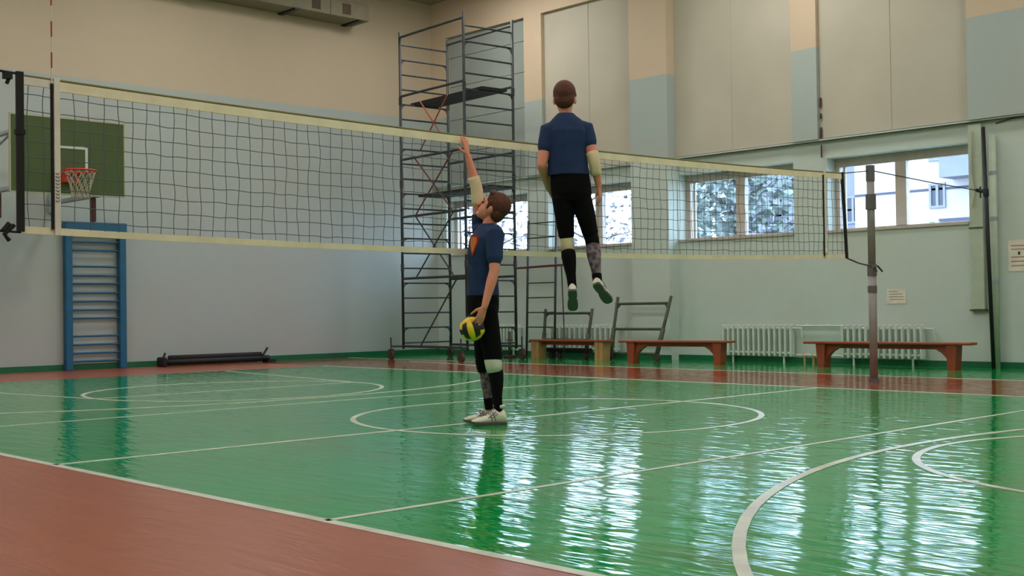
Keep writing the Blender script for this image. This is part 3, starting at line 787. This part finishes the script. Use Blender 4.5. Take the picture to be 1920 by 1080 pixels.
def hair(P, F, Lf, U, parent):
    h = MB()
    h.ball(P(-3.5, 0, 9), (F * 22, Lf * 18.6, U * 20.5), 18, 12)
    h.ball(P(-11, 0, -3), (F * 12, Lf * 16.6, U * 15), 16, 10)
    h.ball(P(11, 0, 20), (F * 9, Lf * 13, U * 6), 14, 8)
    for s in (1, -1): h.tube([P(6, s * 15.8, 8), P(5, s * 16.3, -3)], [4, 2.4], 8, True)
    remesh('hair', h, .0045, 'hair_brown', parent, 3, S)

def hand(mb, wrist, D, Nn, side, curl, spread=1.0, k=1.0, thumb_curl=.4):
    """D towards the fingertips, Nn palm normal (the way the fingers curl), side +-1 = thumb side along D x Nn"""
    D = D.normalized(); Nn = (Nn - D * Nn.dot(D)).normalized(); Tm = D.cross(Nn) * side
    P = lambda d, t, n: wrist + D * d * k + Tm * t * k + Nn * n * k
    mb.oval([(P(-2, 0, 0), Tm * 5.6 * k, Nn * 4.2 * k), (P(5, .3, 0), Tm * 7.2 * k, Nn * 3.6 * k), (P(14, .3, 0), Tm * 8.8 * k, Nn * 3.2 * k), (P(20, 0, .2), Tm * 8.6 * k, Nn * 2.6 * k), (P(22, 0, .4), Tm * 7 * k, Nn * 1.6 * k)], 14)
    for i, (t, ln) in enumerate(((6.6, 16), (2.3, 18), (-2.2, 16.6), (-6.4, 13))):
        d0 = D + Tm * (t * .018 * spread); d0.normalize(); p = P(19, t, 0); pts = [P(14, t, 0), p]; ang = curl * .5
        for q, fr in enumerate((.44, .32, .24)):
            d = d0 * math.cos(ang) + Nn * math.sin(ang); p = p + d * ln * fr * k; pts.append(p); ang += curl * (.9 if q == 0 else .6)
        mb.tube(pts, [2.2 * k, 2.15 * k, 2.05 * k, 1.9 * k, 1.6 * k], 8, True)
    p0 = P(4, 5.5, 1); d1 = (D * .62 + Tm * .7 + Nn * .35).normalized(); d2 = (D * .85 + Tm * (.55 - thumb_curl) + Nn * (.25 + thumb_curl)).normalized()
    mb.tube([p0, p0 + d1 * 8 * k, p0 + d1 * 8 * k + d2 * 7.5 * k, p0 + d1 * 8 * k + d2 * 13 * k], [3.2 * k, 2.7 * k, 2.3 * k, 1.7 * k], 8, True)

SHOE = [  # along the foot: position, half width, bottom, top  (grid units, heel at 0)
    (0.0, 5.0, 3.0, 15), (2.5, 7.6, 2.6, 24), (9, 8.4, 2.6, 31), (17, 8.4, 2.6, 33), (24, 8.6, 2.6, 27), (32, 9.4, 2.6, 20), (42, 10.4, 2.6, 16), (51, 10.2, 3.0, 13.5), (58, 8.0, 4.0, 11), (62.5, 4.2, 5.5, 9.5)]
def shoe(parent, heel, D, Up, label_sole='sole_dark', k=1.0):
    D = D.normalized(); Up = (Up - D * Up.dot(D)).normalized(); Sd = Up.cross(D)
    P = lambda d, s, h: heel + D * d * k + Sd * s * k + Up * h * k
    mb = MB(); rs = []
    for d, hw, z0, z1 in SHOE:
        ring = []
        for q in range(14):
            a = 2 * math.pi * q / 14; cx, cz = math.cos(a), math.sin(a)
            top = max(0, cz); wd = hw * (1 - .42 * top * min(1, (z1 - 8) / 24))
            ring.append(P(d, wd * cx, (z0 + z1) / 2 + (z1 - z0) / 2 * cz))
        rs.append(ring)
    mb.rings(rs)
    o = remesh('shoe', mb, .0055, 'shoe_white', parent, 3, S)
    sb_ = MB(); rs = []
    for d, hw, z0, z1 in SHOE:
        e = 1.0 if 2 < d < 60 else .4; w_ = hw + e * .6; w_ *= (.84 if 20 < d < 30 else 1)
        lift = 0 if d < 45 else (d - 45) ** 2 * .012
        rs.append([P(d + (-.8 if d == 0 else .6 if d > 60 else 0), -w_, 4.6 + lift), P(d, -w_ * .93, 0 + lift), P(d, w_ * .93, 0 + lift), P(d + (-.8 if d == 0 else .6 if d > 60 else 0), w_, 4.6 + lift)])
    sb_.rings(rs).build('sole', label_sole, o, False, S)
    st = MB()
    for s in (1, -1):
        for d0, h0, d1, h1 in ((20, 7, 26, 24), (27, 7, 30, 22), (17, 20, 33, 9), (20, 24, 38, 10)):
            st.tube([P(d0, s * (8.2 - h0 * .02), h0), P((d0 + d1) / 2, s * 8.6, (h0 + h1) / 2), P(d1, s * (8.6 - h1 * .14), h1)], .9, 5)
    for q in range(4): st.tube([P(23 + q * 4.5, -4.5, 27.5 - q * 3.3), P(25 + q * 4.5, 0, 28.2 - q * 3.2), P(23 + q * 4.5, 4.5, 27.5 - q * 3.3)], .8, 5)
    st.build('stripes', 'shoe_stripe', o, False, S)
    # ankle collar
    MB().oval([(P(11.5, 0, 29), D * 9.2 * k, Sd * 6.6 * k), (P(11.2, 0, 33.5), D * 9.4 * k, Sd * 6.9 * k), (P(11.2, 0, 35), D * 8.6 * k, Sd * 6.2 * k)], 14).build('collar', 'shoe_white', o, True, S)
    return o

def limb(mb, pts, rad, n=14): mb.tube(pts, rad, n, True)

def lerp(a, b, t): return a + (b - a) * t

def leg_shape(mb, hip, knee, ank, back, g=0.0, a=0.0, b=1.0, top=16.0):
    """thigh to ankle with calf muscle; g = extra radius"""
    pts = [hip, lerp(hip, knee, .35), lerp(hip, knee, .7), lerp(hip, knee, .93), knee, lerp(knee, ank, .12), lerp(knee, ank, .3) + back * 2.4, lerp(knee, ank, .5) + back * 1.6, lerp(knee, ank, .8), ank]
    rad = [top, 16.5, 14.5, 12.6, 12.6, 11.4, 12.8, 11.4, 7.8, 7.0]
    limb(mb, pts, [r_ + g for r_ in rad])

def seg(pts, rad, t0, t1, n=8):
    """slice of a polyline-with-radii between fractions t0..t1 of its length"""
    ls = [0]
    for i in range(1, len(pts)): ls.append(ls[-1] + (pts[i] - pts[i - 1]).length)
    out, ro_ = [], []
    for k_ in range(n + 1):
        d = ls[-1] * (t0 + (t1 - t0) * k_ / n)
        for i in range(1, len(pts)):
            if d <= ls[i] + 1e-6:
                t = (d - ls[i - 1]) / (ls[i] - ls[i - 1]); out.append(pts[i - 1].lerp(pts[i], t)); ro_.append(rad[i - 1] + (rad[i] - rad[i - 1]) * t); break
    return out, ro_

def shank(knee, ank, back):
    return [knee, lerp(knee, ank, .12), lerp(knee, ank, .3) + back * 2.4, lerp(knee, ank, .5) + back * 1.6, lerp(knee, ank, .8), ank, lerp(knee, ank, 1.13)], [12.6, 11.6, 12.8, 11.4, 7.8, 7.2, 6.8]

def band(parent, name, material, pts, rad, t0, t1, g, rounded=0):
    p, q = seg(pts, rad, t0, t1)
    q = [r_ + g for r_ in q]
    MB().tube([p[0]] + p + [p[-1]], [q[0] - g * .9] + q + [q[-1] - g * .9], 18).build(name, material, parent, True, S)

RZ = math.atan2(-0.6872, 0.7263)

# ---------------------------------------------------------------- the player who stands at the net and reaches up
man = tag(empty('person', (3.59, -0.195, 0), RZ), 'player in navy shirt standing at the net, one arm raised, volleyball at his hip', 'person')
th = math.radians(20)
F, Lf, U = V(-math.cos(th), -math.sin(th), 0), V(math.sin(th), -math.cos(th), 0), V(0, 0, 1)
pel, che, nek, hd = V(-12, 0, 230), V(-7, 0, 338), V(-2, 0, 366), V(9, -1, 400)
shR, elR, wrR = V(-16, 28, 372), V(-22, 16, 440), V(-38, 8, 502)
shL, elL, wrL = V(12, -38, 350), V(10, -54, 282), V(-9, -66, 216)
hipL, kneL, anL = V(-8, -20, 222), V(6, -21, 118), V(13, -21, 34)
hipR, kneR, anR = V(-14, 18, 222), V(-12, 19, 116), V(-5, 21, 36)
tor = [(pel + U * -18, 20, 28), (pel, 24, 32), (V(-12, 0, 262), 23, 31), (V(-12, 0, 290), 24, 32), (V(-9, 0, 322), 27, 38), (V(-7, 0, 344), 26, 41), (V(-4, 0, 360), 18, 34), (V(-2, 0, 370), 11, 15)]
b = MB()
b.oval([(c, F * f, Lf * l) for c, f, l in tor], 22)
limb(b, [nek + V(0, 0, -6), nek + V(2, 0, 6), hd + V(2, 0, -12)], [13, 12, 12.5])
tilt = math.radians(36)
Hf = V(-.97, .24, 0)
hF, hU = Hf * math.cos(tilt) + U * math.sin(tilt), U * math.cos(tilt) - Hf * math.sin(tilt)
fp = head(b, hd, hF, hU)
limb(b, [shR + V(1, -10, -16), shR, lerp(shR, elR, .5), elR], [14, 13, 11.5, 9.6])
limb(b, [elR, lerp(elR, wrR, .3), lerp(elR, wrR, .7), wrR], [9.4, 9.4, 7.2, 5.8])
limb(b, [shL + V(-1, 10, 4), shL, lerp(shL, elL, .5), elL], [14, 14, 11.8, 9.4])
limb(b, [elL, lerp(elL, wrL, .3), lerp(elL, wrL, .7), wrL], [9.4, 9.6, 7.4, 5.8])
hand(b, wrR, V(-.14, -.05, 1), V(-.8, .5, 0), 1, .18, 1.0, .98)
ballc = V(-32, -44, 178)
hand(b, wrL, V(-.40, .02, -1), V(-.55, 1, .1), -1, .34, 1.7, 1.0, .2)
leg_shape(b, hipL, kneL, anL, -F); leg_shape(b, hipR, kneR, anR, -F)
limb(b, [anL, anL + F * 2 + V(0, 0, -18)], [6.2, 5]); limb(b, [anR, anR + F * 2 + V(0, 0, -18)], [6.2, 5])
remesh('body', b, .0046, 'skin', man, 4, S)
face_parts(*fp, man); hair(*fp, man)
s = MB()
s.oval([(c, F * f, Lf * l) for c, f, l in [(V(-13, 0, 238), 30, 38), (V(-13, 0, 262), 28.5, 35.5), (V(-12, 0, 292), 28, 35), (V(-9, 0, 322), 30, 40.5), (V(-7, 0, 344), 28.5, 43), (V(-4, 0, 360), 20, 35), (V(-2, 0, 370), 14.2, 17), (V(-2, 0, 372), 13.4, 14)]], 24)
limb(s, [shL + V(-1, 12, 4), shL, lerp(shL, elL, .35), lerp(shL, elL, .66)], [16, 17.5, 16, 15.2])
s.tube([shR + V(0, -16, -16), shR + V(0, -2, -4), lerp(shR, elR, .3)], [15, 17, 15], 14)
remesh('shirt', s, .006, 'shirt_navy', man, 6, S)
# chest crest: plain shield patch on the left breast front
def crest(hw, z0, z1, off, name, material, par):
    rs = []
    for k_ in range(9):
        z = z0 + (z1 - z0) * k_ / 8; t = k_ / 8
        wid = hw * (min(1, .15 + t * 1.35) if t < .75 else (1 - (t - .75) * .8))
        row = []
        for ps in (-1, -.5, 0, .5, 1):
            ph = .42 + ps * wid
            c = V(-9.5 + (z - 320) * .1, 0, z); row.append(c + F * (29.6 + off) * math.cos(ph) + Lf * (40.5 + off) * math.sin(ph))
        rs.append(row)
    mb = MB(); n = 5
    mb._add([p for r_ in rs for p in r_], [(k_ * n + i, k_ * n + i + 1, (k_ + 1) * n + i + 1, (k_ + 1) * n + i) for k_ in range(8) for i in range(4)])
    return mb.build(name, material, par, True, S)
em = crest(.36, 312, 350, .6, 'crest', 'emblem_red', man); crest(.24, 318, 346, 1.4, 'crest_fill', 'emblem_orange', em)
s = MB()
s.oval([(c, F * f, Lf * l) for c, f, l in [(V(-13, 0, 250), 27.5, 35), (V(-13, 0, 232), 29.5, 38), (V(-13, 0, 212), 29, 37.5), (V(-13, 0, 196), 24, 34)]], 24)
for hp, kn in ((hipL, kneL), (hipR, kneR)):
    limb(s, [hp + V(0, 0, -8), lerp(hp, kn, .4), lerp(hp, kn, .8), lerp(hp, kn, .93)], [22.5, 20.5, 18.5, 18.3])
remesh('shorts', s, .0065, 'shorts_black', man, 6, S)
for kn, an, nm, mt, hp in ((kneL, anL, 'knee_pad', 'pad_white', hipL), (kneR, anR, 'knee_pad', 'sock_black', hipR)):
    pts = [lerp(hp, kn, .86), kn, lerp(kn, an, .24)]
    MB().tube([pts[0], pts[0], lerp(pts[0], kn, .5), kn + F * 1.5, lerp(kn, pts[2], .5) + F * .8, pts[2], pts[2]], [11, 14.6, 15.6, 16.2, 15.6, 14.2, 11], 18).build(nm, mt, man, True, S)
p, q = shank(kneL, anL, -F); band(man, 'sock', 'sock_black', p, q, .15, 1.0, 1.2)
p, q = shank(kneR, anR, -F); band(man, 'calf_sleeve', 'patterned_sleeve', p, q, .15, .80, 1.1); band(man, 'sock', 'sock_black', p, q, .77, 1.0, 1.6)
p = [shR, lerp(shR, elR, .5), elR, lerp(elR, wrR, .5), wrR]; q = [13, 11.5, 9.6, 8.6, 5.8]
band(man, 'elbow_pad', 'pad_cream', p, q, .30, .68, 1.7)
shoe(man, V(28, -19, 0), V(-1, -.22, 0), U, k=1.05)
shoe(man, V(8, 22, 0), V(-1, .02, 0), U, k=.97)

# volleyball: eighteen panels
def volleyball(world, rot):
    r = tag(empty('volleyball', world), 'yellow and black volleyball held at the hip of the standing player', 'ball')
    r.rotation_euler = rot
    R_ = .104
    axes = [(V(1, 0, 0), V(0, 0, 1), V(0, 1, 0)), (V(-1, 0, 0), V(0, 0, 1), V(0, 1, 0)), (V(0, 1, 0), V(1, 0, 0), V(0, 0, 1)), (V(0, -1, 0), V(1, 0, 0), V(0, 0, 1)), (V(0, 0, 1), V(0, 1, 0), V(1, 0, 0)), (V(0, 0, -1), V(0, 1, 0), V(1, 0, 0))]
    MB().ball((0, 0, 0), (V(R_ * .975, 0, 0), V(0, R_ * .975, 0), V(0, 0, R_ * .975)), 24, 16).build('bladder', 'ball_dark', r, True)
    for fi, (n_, u, v) in enumerate(axes):
        for st in range(3):
            a0, a1 = -1 + 2 * st / 3, -1 + 2 * (st + 1) / 3
            nu, nv = 4, 10; vv, ff = [], []
            for i in range(nu + 1):
                for j in range(nv + 1):
                    su = a0 + (a1 - a0) * i / nu; sv = -1 + 2 * j / nv
                    e = (i in (0, nu) or j in (0, nv))
                    d = (n_ + u * math.tan(su * math.pi / 4) + v * math.tan(sv * math.pi / 4)).normalized()
                    vv.append(d * (R_ * (.982 if e else 1.0)))
            for i in range(nu):
                for j in range(nv):
                    k_ = i * (nv + 1) + j; ff.append((k_, k_ + 1, k_ + nv + 2, k_ + nv + 1))
            mt = 'ball_yellow' if (st == 1) == (fi in (2, 3)) else 'ball_dark'
            MB()._add(vv, ff).build('panel', mt, r, True)
    return r
cR, sR = math.cos(RZ), math.sin(RZ)
bw = ballc * S
volleyball((3.59 + cR * bw.x - sR * bw.y, -.195 + sR * bw.x + cR * bw.y, bw.z), (math.radians(8), math.radians(-14), RZ + math.radians(-6)))

# ---------------------------------------------------------------- the player in mid-air, seen from behind
S_SAVE = S
S = 1 / 220.8
jm = tag(empty('person', (4.265, -0.478, 0.915), RZ), 'player in navy shirt jumping high in front of the net, seen from behind', 'person')
F, Lf, U = V(.10, 1, 0).normalized(), V(-1, .10, 0).normalized(), V(0, 0, 1)
hd, nek = V(-6, 2, 402), V(-5, 0, 370)
shL, elL, wrL = V(-38, 0, 342), V(-51, -8, 276), V(-37, 40, 236)
shR, elR, wrR = V(33, 0, 343), V(46, -10, 286), V(56, 2, 236)
hipL, kneL, anL = V(-13, 0, 222), V(-5, 8, 130), V(2, -12, 52)
hipR, kneR, anR = V(21, 0, 222), V(42, 8, 134), V(49, -14, 62)
b = MB()
b.oval([(c, F * f, Lf * l) for c, f, l in [(V(3, 0, 212), 18, 27), (V(3, 0, 235), 22, 31), (V(0, 0, 262), 22, 31), (V(-2, 0, 290), 22, 32), (V(-3, 0, 322), 24, 37), (V(-3, 0, 340), 23, 37), (V(-4, 0, 356), 18, 27), (V(-5, 0, 368), 12, 15)]], 22)
limb(b, [nek + V(0, 0, -6), nek + V(0, 1, 6), hd + V(0, -2, -10)], [13.5, 12.5, 12.5])
fp = head(b, hd, F + U * .05, U)
for sh, el, wr in ((shL, elL, wrL), (shR, elR, wrR)):
    limb(b, [sh + (V(-4, 0, 350) - sh) * .25, sh, lerp(sh, el, .5), el], [14, 14, 11.8, 9.4])
    limb(b, [el, lerp(el, wr, .3), lerp(el, wr, .7), wr], [9.4, 9.6, 7.4, 5.8])
hand(b, wrR, V(.10, .12, -1), V(-1, .3, 0), 1, .40, 1, .98)
hand(b, wrL, V(.35, .60, -.8), V(.8, -.2, .4), -1, .40, 1, .98)
leg_shape(b, hipL, kneL, anL, -F); leg_shape(b, hipR, kneR, anR, -F)
limb(b, [anL, anL + V(0, 10, -14)], [7, 6]); limb(b, [anR, anR + V(6, 10, -14)], [7, 6])
remesh('body', b, .0046, 'skin', jm, 4, S)
face_parts(*fp, jm); hair(*fp, jm)
s = MB()
s.oval([(c, F * f, Lf * l) for c, f, l in [(V(-1, 0, 257), 29, 40), (V(-2, 0, 275), 27, 38), (V(-3, 0, 298), 26.5, 37.5), (V(-3, 0, 322), 27, 40), (V(-3, 0, 340), 26, 42), (V(-4, 0, 352), 22.5, 37), (V(-4, 0, 362), 19, 28), (V(-5, 0, 369), 16, 20), (V(-5, 0, 374), 14, 15)]], 24)
for sh, el, fr in ((shL, elL, .50), (shR, elR, .46)):
    limb(s, [sh + (V(-4, 0, 350) - sh) * .3, sh, lerp(sh, el, fr * .6), lerp(sh, el, fr)], [16, 16.8, 15.2, 14.4])
remesh('shirt', s, .006, 'shirt_navy', jm, 6, S)
s = MB()
s.oval([(c, F * f, Lf * l) for c, f, l in [(V(0, 0, 272), 25, 36), (V(2, 0, 245), 28, 38), (V(4, 0, 222), 27, 38.5), (V(4, 0, 208), 22, 34)]], 24)
for hp, kn in ((hipL, kneL), (hipR, kneR)):
    limb(s, [hp + V(0, 0, -6), lerp(hp, kn, .4), lerp(hp, kn, .75), lerp(hp, kn, .84)], [20.5, 19, 16, 15.6])
remesh('shorts', s, .0065, 'shorts_black', jm, 5, S)
pts = [lerp(hipL, kneL, .82), kneL, lerp(kneL, anL, .26)]
MB().tube([pts[0], pts[0], lerp(pts[0], kneL, .5), kneL, pts[2], pts[2]], [10, 13.6, 13.4, 13.2, 12.6, 10], 18).build('knee_pad', 'pad_cream', jm, True, S)
MB().tube([lerp(hipR, kneR, .8), lerp(hipR, kneR, .8), kneR, lerp(kneR, anR, .16), lerp(kneR, anR, .16)], [10, 13.8, 13.6, 12.8, 10], 18).build('knee_pad', 'sock_black', jm, True, S)
p, q = shank(kneL, anL, -F); band(jm, 'sock', 'sock_black', p, q, .19, 1.0, 1.2)
p, q = shank(kneR, anR, -F); band(jm, 'calf_sleeve', 'patterned_sleeve', p, q, .12, .82, 1.1); band(jm, 'sock', 'sock_black', p, q, .79, 1.0, 1.8)
p = [shR, lerp(shR, elR, .5), elR, lerp(elR, wrR, .5), wrR]; q = [14, 11.8, 9.4, 8.8, 5.8]
band(jm, 'elbow_pad', 'pad_cream', p, q, .42, .80, 1.7)
def air_shoe(ank, D, k_):
    D = D.normalized(); Up = (V(0, .9, .75) - D * V(0, .9, .75).dot(D)).normalized()
    shoe(jm, ank - D * 11 * k_ - Up * 30 * k_, D, Up, k=k_)
air_shoe(anL, V(.05, 1, -.95), .92)
air_shoe(anR, V(.75, .85, -.95), .92)
